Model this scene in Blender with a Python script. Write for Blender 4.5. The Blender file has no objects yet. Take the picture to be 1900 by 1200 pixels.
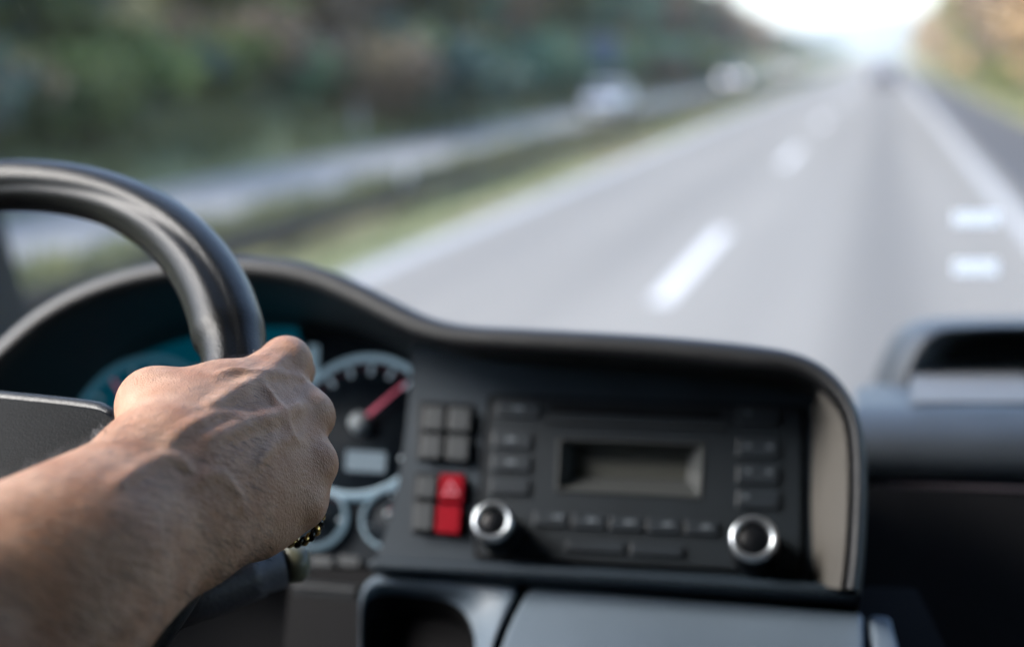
import bpy, bmesh, math, random
import numpy as np
from mathutils import Vector, Matrix
rad = math.radians
random.seed(7)
rng = np.random.default_rng(7)
S = bpy.context.scene
COL = S.collection

# ------------------------------------------------------------------ camera
FPX = 2639.0                                   # 50 mm lens on a 36 mm wide frame of 1900 px
CAM = np.array([0.0, 0.0, 2.4])
TH = math.atan(500 / FPX)
PS = math.atan((1640 - 950) / FPX * math.cos(TH))
cF = np.array([-math.sin(PS) * math.cos(TH), math.cos(PS) * math.cos(TH), -math.sin(TH)])
cR = np.array([math.cos(PS), math.sin(PS), 0.0])
cU = np.cross(cR, cF)
cam_data = bpy.data.cameras.new("camera")
cam = bpy.data.objects.new("camera", cam_data); COL.objects.link(cam)
m3 = Matrix((cR, cU, -cF)).transposed()
cam.matrix_world = Matrix.Translation(CAM) @ m3.to_4x4()
cam_data.sensor_width = 36.0; cam_data.lens = FPX / 1900 * 36.0
cam_data.clip_start = 0.02; cam_data.clip_end = 8000
cam_data.dof.use_dof = True
cam_data.dof.focus_distance = 0.592
cam_data.dof.aperture_fstop = 3.5
S.camera = cam
# ------------------------------------------------------------------ sky, sun, exposure
SUN_EL, SUN_AZ = rad(43), rad(-107)             # azimuth from +Y (the road ahead) towards +X
world = bpy.data.worlds.new("World"); S.world = world; world.use_nodes = True
wn = world.node_tree.nodes; wl = world.node_tree.links
sky = wn.new("ShaderNodeTexSky"); sky.sky_type = 'NISHITA'; sky.sun_disc = False
sky.sun_elevation = SUN_EL; sky.sun_rotation = SUN_AZ
sky.air_density = 1.0; sky.dust_density = 2.0; sky.ozone_density = 1.0
wl.new(sky.outputs[0], wn["Background"].inputs[0]); wn["Background"].inputs[1].default_value = 0.15
sl = bpy.data.lights.new("sun", 'SUN'); sl.energy = 1.9; sl.angle = rad(32); sl.color = (1.0, 0.96, 0.92)
so = bpy.data.objects.new("sun", sl); COL.objects.link(so)
sd = Vector((math.sin(SUN_AZ) * math.cos(SUN_EL), math.cos(SUN_AZ) * math.cos(SUN_EL), math.sin(SUN_EL)))
so.rotation_euler = sd.to_track_quat('Z', 'Y').to_euler()
S.view_settings.view_transform = 'Standard'; S.view_settings.look = 'None'
S.view_settings.exposure = 2.2; S.view_settings.gamma = 1.0
S.cycles.use_denoising = True
S.cycles.max_bounces = 8; S.cycles.transparent_max_bounces = 8; S.cycles.volume_bounces = 1
S.cycles.sample_clamp_indirect = 6.0
S.cycles.caustics_reflective = False; S.cycles.caustics_refractive = False

# ------------------------------------------------------------------ helpers
def P(px, py, d):
    """point of the world seen at photo pixel px, py at d metres along the lens axis"""
    return CAM + d * (cF + (px - 950) / FPX * cR - (py - 600) / FPX * cU)
def to_px(p):
    q = np.asarray(p, float) - CAM; d = q @ cF
    return np.stack([950 + FPX * (q @ cR) / d, 600 - FPX * (q @ cU) / d, d], -1)
def C2W(x, y, z):                               # camera axes (right, up, ahead) to world
    return CAM + x * cR + y * cU + z * cF

class Plane:
    def __init__(s, o, n, u):
        s.o = np.asarray(o, float); s.n = np.asarray(n, float) / np.linalg.norm(n)
        u = np.asarray(u, float); u = u - s.n * (u @ s.n); s.u = u / np.linalg.norm(u); s.v = np.cross(s.n, s.u)
    def hit(s, px, py, h=0.0):
        D = cF + (px - 950) / FPX * cR - (py - 600) / FPX * cU
        t = ((s.o + h * s.n - CAM) @ s.n) / (D @ s.n)
        return CAM + t * D

def link(name, me, mat=None, parent=None, smooth=False):
    o = bpy.data.objects.new(name, me); COL.objects.link(o)
    if mat is not None:
        for m in (mat if isinstance(mat, (list, tuple)) else [mat]): me.materials.append(m)
    if smooth: me.polygons.foreach_set("use_smooth", [True] * len(me.polygons))
    if parent is not None: o.parent = parent; o.matrix_parent_inverse = parent.matrix_world.inverted()
    return o
def mesh(name, v, f, mat=None, parent=None, smooth=False):
    me = bpy.data.meshes.new(name); me.from_pydata([tuple(map(float, p)) for p in v], [], [tuple(map(int, q)) for q in f]); me.update()
    return link(name, me, mat, parent, smooth)
def from_bm(name, bm, mat=None, parent=None, smooth=False):
    me = bpy.data.meshes.new(name); bmesh.ops.recalc_face_normals(bm, faces=bm.faces); bm.to_mesh(me); bm.free()
    return link(name, me, mat, parent, smooth)
def empty(name, loc):
    o = bpy.data.objects.new(name, None); COL.objects.link(o)
    o.matrix_world = Matrix.Translation(Vector(loc)); o.empty_display_size = 0.1
    return o
def tag(o, label=None, cat=None, group=None, kind=None):
    for k, x in (("label", label), ("category", cat), ("group", group), ("kind", kind)):
        if x: o[k] = x
    return o
def bevel(o, w, seg=3, ang=35):
    b = o.modifiers.new("bevel", 'BEVEL'); b.width = w; b.segments = seg; b.limit_method = 'ANGLE'; b.angle_limit = rad(ang)
    o.data.polygons.foreach_set("use_smooth", [True] * len(o.data.polygons))
    w_ = o.modifiers.new("wn", 'WEIGHTED_NORMAL'); w_.keep_sharp = True
    return o
def subsurf(o, n=2):
    s = o.modifiers.new("sub", 'SUBSURF'); s.levels = n; s.render_levels = n
    o.data.polygons.foreach_set("use_smooth", [True] * len(o.data.polygons)); return o
def round_poly(pts, r, seg=5):
    """corner points rounded with radius r (same unit as pts)"""
    out = []; n = len(pts)
    for i in range(n):
        a, b, c = (np.array(pts[(i + k - 1) % n], float) for k in range(3))
        d1, d2 = a - b, c - b; l1, l2 = np.linalg.norm(d1), np.linalg.norm(d2)
        q = min(r, l1 * .45, l2 * .45); p1, p2 = b + d1 / l1 * q, b + d2 / l2 * q
        for k in range(seg + 1):
            t = k / seg; out.append(tuple((1 - t) ** 2 * p1 + 2 * t * (1 - t) * b + t * t * p2))
    return out
def slab(name, pts, h, thick, plane, mat, parent=None, r=0, bev=0.0015, taper=0.0):
    """plate whose front face lies h in front of the plane, outline given by sight lines"""
    if r: pts = round_poly(pts, r)
    fr = [plane.hit(x, y, h) for x, y in pts]
    c = np.mean(fr, 0)
    bk = [p - plane.n * thick + (p - c) * taper for p in fr]
    n = len(fr); v = fr + bk
    f = [list(range(n)), list(range(2 * n - 1, n - 1, -1))] + [[i, n + i, n + (i + 1) % n, (i + 1) % n] for i in range(n)]
    bm = bmesh.new(); vs = [bm.verts.new(p) for p in v]
    for q in f: bm.faces.new([vs[i] for i in q])
    o = from_bm(name, bm, mat, parent)
    if bev: bevel(o, bev)
    return o
def loft(name, rows, mat, parent=None, closed=False, sub=0, flip=False, smooth=True):
    m = len(rows[0]); v = [p for r in rows for p in r]; f = []
    for i in range(len(rows) - 1):
        for j in range(m if closed else m - 1):
            k = (j + 1) % m; q = [i * m + j, i * m + k, (i + 1) * m + k, (i + 1) * m + j]
            f.append(q[::-1] if flip else q)
    o = mesh(name, v, f, mat, parent, smooth)
    if sub: subsurf(o, sub)
    return o
def resample(pts, n):
    pts = np.array(pts, float); s = np.r_[0, np.cumsum(np.linalg.norm(np.diff(pts, axis=0), axis=1))]
    t = np.linspace(0, s[-1], n); return np.stack([np.interp(t, s, pts[:, k]) for k in range(pts.shape[1])], 1)
def smooth_curve(pts, n):
    """Catmull-Rom through pts, n samples"""
    p = np.array(pts, float); p = np.vstack([2 * p[0] - p[1], p, 2 * p[-1] - p[-2]]); out = []
    for i in range(1, len(p) - 2):
        for t in np.linspace(0, 1, 12, endpoint=False):
            a, b, c, d = p[i - 1:i + 3]
            out.append(.5 * (2 * b + (c - a) * t + (2 * a - 5 * b + 4 * c - d) * t * t + (3 * b - a - 3 * c + d) * t ** 3))
    out.append(p[-2]); return resample(out, n)
def tube(name, pts, radii, mat, parent=None, seg=14, cap=True):
    pts = np.array(pts, float); n = len(pts); radii = np.broadcast_to(radii, (n,)); rows = []
    up = np.array([.3, .2, .93])
    for i in range(n):
        t = pts[min(i + 1, n - 1)] - pts[max(i - 1, 0)]; t /= np.linalg.norm(t)
        a = np.cross(t, up); a /= np.linalg.norm(a); b = np.cross(t, a)
        rows.append([pts[i] + radii[i] * (math.cos(k) * a + math.sin(k) * b) for k in np.linspace(0, 2 * math.pi, seg, endpoint=False)])
    v = [p for r in rows for p in r]; f = []
    for i in range(n - 1):
        for j in range(seg):
            k = (j + 1) % seg; f.append([i * seg + j, i * seg + k, (i + 1) * seg + k, (i + 1) * seg + j])
    if cap: f += [list(range(seg))[::-1], list(range((n - 1) * seg, n * seg))]
    return mesh(name, v, f, mat, parent, True)
def lathe(name, o, n, u, prof, mat, parent=None, seg=40, arc=None, mats=None):
    """profile (radius, height) turned about n at o"""
    n = np.asarray(n); u = np.asarray(u); w = np.cross(n, u); v = []; f = []; mi = []
    full = arc is None; a0, a1 = (0, 2 * math.pi) if full else arc
    A = np.linspace(a0, a1, seg, endpoint=not full)
    for a in A:
        d = math.cos(a) * u + math.sin(a) * w
        for r, h in prof: v.append(o + r * d + h * n)
    m = len(prof)
    for i in range(seg if full else seg - 1):
        k = (i + 1) % seg
        for j in range(m - 1): f.append([i * m + j, k * m + j, k * m + j + 1, i * m + j + 1])
    return mesh(name, v, f, mat, parent, True)
def box_bm(bm, x0, x1, y0, y1, z0, z1):
    vs = [bm.verts.new(p) for p in [(x0, y0, z0), (x1, y0, z0), (x1, y1, z0), (x0, y1, z0), (x0, y0, z1), (x1, y0, z1), (x1, y1, z1), (x0, y1, z1)]]
    for q in ((3, 2, 1, 0), (4, 5, 6, 7), (0, 1, 5, 4), (1, 2, 6, 5), (2, 3, 7, 6), (3, 0, 4, 7)): bm.faces.new([vs[i] for i in q])
def box(name, x0, x1, y0, y1, z0, z1, mat, parent=None, bev=0):
    bm = bmesh.new(); box_bm(bm, x0, x1, y0, y1, z0, z1); o = from_bm(name, bm, mat, parent)
    if bev: bevel(o, bev)
    return o

def mat(name, col, rough=.5, metal=0.0, var=0.0, vscale=8.0, bump=0.0, bscale=400.0, spec=.5, coat=0.0, emit=None, estr=0.0, col2=None, sss=0.0, detail=3):
    m = bpy.data.materials.new(name); m.use_nodes = True; nt = m.node_tree; b = nt.nodes["Principled BSDF"]
    b.inputs["Roughness"].default_value = rough; b.inputs["Metallic"].default_value = metal
    b.inputs["Specular IOR Level"].default_value = spec; b.inputs["Coat Weight"].default_value = coat
    b.inputs["Base Color"].default_value = (*col, 1)
    geo = nt.nodes.new("ShaderNodeNewGeometry")
    if var or col2:
        n = nt.nodes.new("ShaderNodeTexNoise"); n.inputs["Scale"].default_value = vscale; n.inputs["Detail"].default_value = detail
        r = nt.nodes.new("ShaderNodeValToRGB"); r.color_ramp.elements[0].position = .3; r.color_ramp.elements[1].position = .7
        c2 = col2 or tuple(min(1, c * (1 + var)) for c in col); c1 = col if col2 else tuple(c * (1 - var) for c in col)
        r.color_ramp.elements[0].color = (*c1, 1); r.color_ramp.elements[1].color = (*c2, 1)
        nt.links.new(geo.outputs["Position"], n.inputs["Vector"]); nt.links.new(n.outputs[0], r.inputs[0]); nt.links.new(r.outputs[0], b.inputs["Base Color"])
    if bump:
        n2 = nt.nodes.new("ShaderNodeTexNoise"); n2.inputs["Scale"].default_value = bscale; n2.inputs["Detail"].default_value = 2
        bp = nt.nodes.new("ShaderNodeBump"); bp.inputs["Strength"].default_value = bump; bp.inputs["Distance"].default_value = 1.0 / bscale
        nt.links.new(geo.outputs["Position"], n2.inputs["Vector"]); nt.links.new(n2.outputs[0], bp.inputs["Height"]); nt.links.new(bp.outputs[0], b.inputs["Normal"])
    if emit: b.inputs["Emission Color"].default_value = (*emit, 1); b.inputs["Emission Strength"].default_value = estr
    if sss:
        b.inputs["Subsurface Weight"].default_value = sss; b.inputs["Subsurface Radius"].default_value = (1, .35, .2); b.inputs["Subsurface Scale"].default_value = .004
    return m

M = {}
M['soft'] = mat("soft_plastic", (.016, .018, .021), .5, bump=.35, bscale=900, var=.15, vscale=30)
M['hood'] = mat("hood_plastic", (.013, .0135, .015), .5, bump=.4, bscale=900, var=.15, vscale=30)
M['fascia'] = mat("fascia_plastic", (.014, .024, .035), .5, spec=.32, bump=.15, bscale=1200, var=.12, vscale=25)
M['gloss'] = mat("black_gloss", (.006, .007, .009), .35, spec=.2)
M['radio'] = mat("radio_plastic", (.009, .014, .019), .45, spec=.35, bump=.1, bscale=1500, var=.1, vscale=40)
M['key'] = mat("key_plastic", (.022, .027, .032), .45, var=.1, vscale=60)
M['rkey'] = mat("radio_key_plastic", (.014, .020, .027), .4, var=.1, vscale=60)
M['black'] = mat("matt_black", (.005, .005, .006), .8, spec=.15)
M['grey'] = mat("grey_trim", (.11, .145, .185), .5, bump=.25, bscale=900, var=.06, vscale=20)
M['side'] = mat("grey_side_trim", (.10, .093, .083), .5, bump=.3, bscale=900)
M['pass'] = mat("passenger_plastic", (.048, .056, .066), .5, bump=.3, bscale=800, var=.08, vscale=20)
M['tray'] = mat('tray_liner', (.17, .175, .18), .7, bump=.3, bscale=700)
M['chrome'] = mat("satin_chrome", (.62, .66, .70), .28, metal=.9)
M['gring'] = mat("gauge_ring_paint", (.25, .33, .39), .4, emit=(.42, .64, .80), estr=.05)
M['gring2'] = mat("gauge_ring_dim", (.10, .22, .30), .4, emit=(.12, .40, .58), estr=.035)
M['gface'] = mat("gauge_face", (.005, .009, .014), .6, spec=.15)
M['teal'] = mat("cluster_sheen", (.004, .032, .048), .4, emit=(.0, .10, .16), estr=.075)  # bluish sheen put into the colour, with a weak glow
M['tick'] = mat("gauge_print", (.55, .62, .68), .6, emit=(.5, .7, .85), estr=.03)
M['redtick'] = mat("gauge_print_red", (.35, .06, .08), .6)
M['needle'] = mat("needle_red", (.55, .10, .16), .5, emit=(.8, .15, .25), estr=.08)
M['hubcap'] = mat("needle_hub", (.28, .31, .33), .5)
M['lcd'] = mat("cluster_lcd", (.08, .11, .14), .5, spec=.2, emit=(.55, .72, .85), estr=.03)
M['rlcd'] = mat("radio_lcd", (.055, .057, .050), .35)
M['red'] = mat("red_switch", (.24, .002, .010), .5, spec=.08, var=.08, vscale=80)
M['redlit'] = mat("red_switch_symbol", (.5, .12, .16), .5)
M['leather'] = mat("wheel_leather", (.004, .0045, .005), .33, spec=.2, bump=.3, bscale=1100, var=.2, vscale=60)
M['hubpad'] = mat("hub_leather", (.005, .006, .007), .5, spec=.04, bump=.15, bscale=1000, var=.2, vscale=50)
M['cab'] = mat("cab_lining", (.022, .022, .023), .9, var=.1, vscale=3)
M['pillar'] = mat("pillar_lining", (.035, .032, .028), .8)
M['olive'] = mat("stalk_cap", (.10, .10, .065), .4)
M['stalk'] = mat("stalk_plastic", (.028, .027, .033), .5, bump=.3, bscale=500)
M['sticker'] = mat("sticker_white", (.85, .85, .85), .6)
_n = M['sticker'].node_tree; _t = _n.nodes.new("ShaderNodeBsdfTranslucent"); _t.inputs[0].default_value = (.97, .95, .92, 1)
_x = _n.nodes.new("ShaderNodeMixShader"); _x.inputs[0].default_value = .92; _n.links.new(_n.nodes["Principled BSDF"].outputs[0], _x.inputs[1]); _n.links.new(_t.outputs[0], _x.inputs[2]); _n.links.new(_x.outputs[0], _n.nodes["Material Output"].inputs["Surface"])
M['gold'] = mat("gold", (.85, .58, .22), .22, metal=1.0)
M['darkbead'] = mat("black_bead", (.01, .01, .01), .2)

# ------------------------------------------------------------------ ground, roads
PROF = [(-200, 14), (-60, 11), (-32, 7.0), (-20, 2.6), (-13.2, .28), (-12.65, -.06), (-9.45, -.06), (-9.1, .03), (-7.6, .05), (-6.2, .02), (-5.75, -.06),
        (4.95, -.06), (5.3, .04), (7.5, .18), (9.5, .8), (20, 4.2), (60, 10), (200, 13)]
def gz(x, y):
    z = float(np.interp(x, [p[0] for p in PROF], [p[1] for p in PROF]))
    if x < -13.2 or x > 7.5:
        k = 1.0 if y < 250 else max(.25, 1 - (y - 250) / 500)
        z = z * k + .25 * math.sin(x * .7 + y * .11) * math.sin(y * .23 + x * .2)
    return z
xs = sorted(set([p[0] for p in PROF] + [-120, -90, -45, -38, -26, -23, -17, -15.5, 12, 15, 17.5, 26, 34, 45, 90, 130]))
ys = list(np.r_[np.arange(-60, 200, 5), np.arange(200, 800, 25), np.arange(800, 2601, 150)])
v = [(x, y, gz(x, y)) for y in ys for x in xs]; nx = len(xs)
f = [(j * nx + i, j * nx + i + 1, (j + 1) * nx + i + 1, (j + 1) * nx + i) for j in range(len(ys) - 1) for i in range(nx - 1)]
def verge_material():
    m = mat("verge_grass", (.065, .10, .03), .9); nt = m.node_tree; b = nt.nodes["Principled BSDF"]
    geo = nt.nodes.new("ShaderNodeNewGeometry"); mp = nt.nodes.new("ShaderNodeMapping"); mp.inputs["Scale"].default_value = (.9, .12, .9)
    n = nt.nodes.new("ShaderNodeTexNoise"); n.inputs["Scale"].default_value = .8; n.inputs["Detail"].default_value = 4
    r = nt.nodes.new("ShaderNodeValToRGB"); e = r.color_ramp.elements
    e[0].position = .3; e[0].color = (.055, .078, .035, 1); e[1].position = .72; e[1].color = (.165, .135, .075, 1)
    q = r.color_ramp.elements.new(.5); q.color = (.13, .135, .05, 1)
    nt.links.new(geo.outputs["Position"], mp.inputs[0]); nt.links.new(mp.outputs[0], n.inputs["Vector"])
    nt.links.new(n.outputs[0], r.inputs[0]); nt.links.new(r.outputs[0], b.inputs["Base Color"]); return m
M['verge'] = verge_material()
tag(mesh("ground", v, f, M['verge'], smooth=True), kind="structure")
def road_material(name, c1, c2, tracks):
    m = mat(name, c1, .8, bump=.2, bscale=60, spec=.2); nt = m.node_tree; b = nt.nodes["Principled BSDF"]
    geo = nt.nodes.new("ShaderNodeNewGeometry"); sp = nt.nodes.new("ShaderNodeSeparateXYZ"); nt.links.new(geo.outputs["Position"], sp.inputs[0])
    # long streaks along the driving direction: wheel tracks, oil line, patches
    mp = nt.nodes.new("ShaderNodeMapping"); mp.inputs["Scale"].default_value = (.9, .03, 1)
    n = nt.nodes.new("ShaderNodeTexNoise"); n.inputs["Scale"].default_value = 1.0; n.inputs["Detail"].default_value = 3
    nt.links.new(geo.outputs["Position"], mp.inputs[0]); nt.links.new(mp.outputs[0], n.inputs["Vector"])
    mx = nt.nodes.new("ShaderNodeMix"); mx.data_type = 'RGBA'; mx.inputs[6].default_value = (*c1, 1); mx.inputs[7].default_value = (*c2, 1)
    nt.links.new(n.outputs[0], mx.inputs[0]); last = mx.outputs[2]
    for xc, w, k in tracks:
        a = nt.nodes.new("ShaderNodeMath"); a.operation = 'SUBTRACT'; a.inputs[1].default_value = xc; nt.links.new(sp.outputs[0], a.inputs[0])
        ab = nt.nodes.new("ShaderNodeMath"); ab.operation = 'ABSOLUTE'; nt.links.new(a.outputs[0], ab.inputs[0])
        mr = nt.nodes.new("ShaderNodeMapRange"); mr.inputs[1].default_value = 0; mr.inputs[2].default_value = w; mr.inputs[3].default_value = k; mr.inputs[4].default_value = 0; mr.interpolation_type = 'SMOOTHSTEP'
        nt.links.new(ab.outputs[0], mr.inputs[0])
        m2 = nt.nodes.new("ShaderNodeMix"); m2.data_type = 'RGBA'; m2.inputs[7].default_value = (c1[0] * .45, c1[1] * .47, c1[2] * .52, 1)
        nt.links.new(mr.outputs[0], m2.inputs[0]); nt.links.new(last, m2.inputs[6]); last = m2.outputs[2]
    nt.links.new(last, b.inputs["Base Color"]); return m
M['road'] = road_material("asphalt", (.115, .111, .103), (.185, .179, .167), [(.15, .9, .48), (1.3, .7, .15), (-1.0, .7, .15), (-4.6, .6, .12), (-2.9, .6, .12)])
M['road2'] = road_material("opposite_asphalt", (.23, .225, .21), (.28, .27, .255), [(-11.5, .6, .2)])
M['hard'] = road_material("shoulder_asphalt", (.045, .046, .05), (.06, .06, .065), [])
M['worn'] = mat('worn_road_paint', (.24, .245, .25), .7, var=.25, vscale=2)
M['paint'] = mat("road_paint", (.40, .40, .40), .6, var=.06, vscale=3)
def strip(name, x0, x1, y0, y1, z, m, n=40):
    yy = np.linspace(y0, y1, n); v = [p for y in yy for p in ((x0, y, z), (x1, y, z))]
    f = [(2 * i, 2 * i + 1, 2 * i + 3, 2 * i + 2) for i in range(n - 1)]
    return tag(mesh(name, v, f, m), kind="structure")
strip("road", -5.75, 2.35, -50, 2500, 0.0, M['road'])
strip("road_shoulder", 2.35, 4.95, -50, 2500, 0.0, M['hard'])
strip("opposite_road", -12.65, -9.45, -50, 2500, 0.0, M['road2'])
strip("edge_line", -5.62, -5.32, -50, 1500, .004, M['worn'])
strip("edge_line", 1.90, 2.14, -50, 1500, .004, M['worn'])
strip("edge_line", -9.85, -9.68, -50, 1500, .004, M['worn'])
strip("edge_line", -12.5, -12.34, -50, 1500, .004, M['worn'])
for k in range(-1, 30):
    y0 = 14.0 + k * 18 - .3
    strip("lane_line", -2.13, -1.93, y0, y0 + 6.0, .004, M['paint'], 2)

# ------------------------------------------------------------------ vegetation
def leaf_mat(name, c1, c2, c3):
    m = mat(name, c1, .75, spec=.3); nt = m.node_tree; b = nt.nodes["Principled BSDF"]
    tc = nt.nodes.new("ShaderNodeTexCoord"); n = nt.nodes.new("ShaderNodeTexNoise"); n.inputs["Scale"].default_value = .55; n.inputs["Detail"].default_value = 3
    oi = nt.nodes.new("ShaderNodeObjectInfo"); ad = nt.nodes.new("ShaderNodeVectorMath"); ad.operation = 'ADD'
    nt.links.new(tc.outputs["Object"], ad.inputs[0]); nt.links.new(oi.outputs["Location"], ad.inputs[1]); nt.links.new(ad.outputs[0], n.inputs["Vector"])
    r = nt.nodes.new("ShaderNodeValToRGB"); e = r.color_ramp.elements; e[0].position = .32; e[0].color = (*c1, 1); e[1].position = .68; e[1].color = (*c3, 1)
    q = e.new(.5); q.color = (*c2, 1)
    nt.links.new(n.outputs[0], r.inputs[0])
    hs = nt.nodes.new("ShaderNodeHueSaturation"); mr = nt.nodes.new("ShaderNodeMapRange"); mr.inputs[3].default_value = .55; mr.inputs[4].default_value = 1.5
    nt.links.new(oi.outputs["Random"], mr.inputs[0]); nt.links.new(mr.outputs[0], hs.inputs["Value"]); nt.links.new(r.outputs[0], hs.inputs["Color"])
    nt.links.new(hs.outputs[0], b.inputs["Base Color"]); return m
M['bark'] = mat("bark", (.09, .075, .06), .9, var=.3, vscale=4)
LEAF = {'dark green': leaf_mat("leaves_dark_green", (.040, .10, .068), (.080, .165, .105), (.14, .20, .095)),
        'blue green': leaf_mat("leaves_blue_green", (.030, .072, .070), (.055, .11, .10), (.09, .14, .10)),
        'olive green': leaf_mat("leaves_olive", (.08, .12, .035), (.14, .165, .05), (.22, .20, .06)),
        'rust brown': leaf_mat("leaves_rust", (.13, .105, .075), (.21, .15, .10), (.33, .25, .13)),
        'golden orange': leaf_mat("leaves_golden", (.24, .16, .09), (.36, .25, .14), (.44, .34, .20))}
def crown_mesh(name, kind, seed):
    r = np.random.default_rng(seed); v = []; f = []
    if kind == 'bush': blobs = [(r.normal(0, .5), r.normal(0, .5), r.uniform(.3, 1.3), r.uniform(.45, .8)) for _ in range(9)]; leaf = .14; per = 150
    elif kind == 'cone': blobs = [(r.normal(0, .12), r.normal(0, .12), z, 1.9 * (1 - z / 10.2) + .25) for z in np.linspace(.9, 9.3, 15)]; leaf = .26; per = 170
    else:
        blobs = []
        for _ in range(24):
            z = r.uniform(1.4, 9.2); w = 2.7 * math.sin(math.pi * min(1, (z + .6) / 10.4)) ** .7
            a = r.uniform(0, 6.28); q = w * math.sqrt(r.uniform(0, 1)) * .85
            blobs.append((q * math.cos(a), q * math.sin(a), z, r.uniform(.8, 1.5)))
        leaf = .28; per = 130
    for bx, by, bz, br in blobs:
        for _ in range(per):
            d = r.normal(size=3); d /= np.linalg.norm(d); p = np.array([bx, by, bz]) + d * br * r.uniform(.45, 1.05) * np.array([1, 1, .8])
            a = r.normal(size=3); a /= np.linalg.norm(a); b = np.cross(a, d + r.normal(size=3) * .5); b /= (np.linalg.norm(b) + 1e-6)
            s = leaf * r.uniform(.6, 1.3); k = len(v)
            v += [p - a * s, p + b * s * .55, p + a * s, p - b * s * .55]; f.append((k, k + 1, k + 2, k + 3))
    return v, f
def trunk_geo(h, r0, seed):
    r = np.random.default_rng(seed); v = []; f = []
    def limb(a, b, ra, rb, n=5, seg=7):
        k = len(v); pts = [a + (b - a) * t + r.normal(size=3) * .04 * h * .3 * (0 < t < 1) for t in np.linspace(0, 1, n)]
        for i, p in enumerate(pts):
            q = ra + (rb - ra) * i / (n - 1)
            for j in range(seg): v.append(p + q * np.array([math.cos(6.283 * j / seg), math.sin(6.283 * j / seg), 0]))
        for i in range(n - 1):
            for j in range(seg): f.append((k + i * seg + j, k + i * seg + (j + 1) % seg, k + (i + 1) * seg + (j + 1) % seg, k + (i + 1) * seg + j))
    limb(np.array([0, 0, -.6]), np.array([r.normal() * .2, r.normal() * .2, h]), r0, r0 * .25)
    for _ in range(7):
        z = r.uniform(.25, .8) * h; a = r.uniform(0, 6.28); L = r.uniform(.18, .3) * h
        limb(np.array([0, 0, z]), np.array([L * math.cos(a), L * math.sin(a), z + L * .7]), r0 * .4, r0 * .1, 4, 5)
    return v, f
PROTO = {}
def proto(kind, colour, variant):
    key = (kind, colour, variant)
    if key not in PROTO:
        cv, cf = crown_mesh("crown", kind, 10 + variant * 7 + len(kind)); me = bpy.data.meshes.new("crown"); me.from_pydata([tuple(p) for p in cv], [], cf); me.materials.append(LEAF[colour])
        tv, tf = trunk_geo(1.2 if kind == 'bush' else 8.2, .05 if kind == 'bush' else .2, 30 + variant); mt = bpy.data.meshes.new("trunk"); mt.from_pydata([tuple(p) for p in tv], [], tf); mt.materials.append(M['bark'])
        PROTO[key] = (me, mt)
    return PROTO[key]
def tree(kind, colour, x, y, h, label, group, w=1.0):
    me, mt = proto(kind, colour, random.randint(0, 2))
    s = h / (1.9 if kind == 'bush' else 10.2)
    o = bpy.data.objects.new({'bush': "shrub", 'cone': "conifer_tree", 'round': "broadleaf_tree"}[kind], None); COL.objects.link(o)
    o.location = (x, y, gz(x, y) - .05); o.rotation_euler = (0, 0, random.uniform(0, 6.28)); o.scale = (s * w, s * w, s)
    for nm, d in (("trunk", mt), ("crown", me)):
        c = bpy.data.objects.new(nm, d); COL.objects.link(c); c.parent = o
    tag(o, label, {'bush': "shrub"}.get(kind, "tree"), group); return o
LW = "trees in the wood left of the motorway"
def left_height(y): return float(np.interp(y, [0, 60, 110, 145, 200, 300, 420, 520], [9, 9, 9, 7.6, 6.4, 5.0, 3.4, 2.6]))
cols = ['dark green', 'dark green', 'blue green', 'olive green', 'olive green', 'rust brown', 'dark green', 'rust brown']
for row, (x0, dy) in enumerate(((-18.6, 4.6), (-22, 5.2), (-26.5, 6.0))):
    y = 14 + row * 3
    while y < 150:
        c = random.choice(cols); kd = 'cone' if c == 'blue green' and random.random() < .6 else 'round'
        hh = left_height(y) * random.uniform(.8, 1.05) - row * .6
        if y > 100 and random.random() < .55: c = 'rust brown'; kd = 'round'
        tree(kd, c, x0 + random.uniform(-1.2, 1.2), y + random.uniform(-1, 1), max(4, hh), f"blurred {c} {'conifer' if kd == 'cone' else 'broadleaf tree'} in the wood beyond the opposite carriageway", LW, 1.15)
        y += dy * random.uniform(.8, 1.2)
for i in range(60):                              # understorey along the foot of the bank
    y = 15 + i * 2.1 + random.uniform(-.8, .8); c = random.choice(['dark green', 'olive green', 'rust brown', 'dark green', 'blue green'])
    tree('bush', c, random.uniform(-16.4, -13.7), y, random.uniform(1.6, 3.0), f"blurred {c} shrub at the foot of the wooded bank", "shrubs at the foot of the wood", 1.2)
y = 152
while y < 520:
    c = random.choice(['rust brown', 'rust brown', 'blue green', 'dark green']); kd = 'round'
    tree(kd, c, -19 + random.uniform(-3, 2.5), y, left_height(y) * random.uniform(.85, 1.1) , f"small distant {c} broadleaf tree where the wood thins out down the road", "distant trees of the wood", 1.3)
    y += 5.5 + y * .012
y = 38
while y < 420:                                   # right side, autumn trees
    for x0 in (10.8, 15.5):
        c = random.choice(['golden orange', 'golden orange', 'rust brown', 'olive green'])
        tree('round', c, x0 + random.uniform(-1.5, 1.5), y + random.uniform(-2, 2), random.uniform(9, 13.5) + (x0 - 10) * .2, f"hazy {c} autumn tree on the bank right of the motorway", "autumn trees right of the motorway", 1.15)
    y += 7 + y * .03
for i in range(34):
    y = 34 + i * 6; tree('bush', random.choice(['olive green', 'golden orange']), random.uniform(7.6, 9.4), y, random.uniform(1.2, 2.4), "pale shrub on the verge right of the hard shoulder", "shrubs right of the motorway", 1.3)

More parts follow.
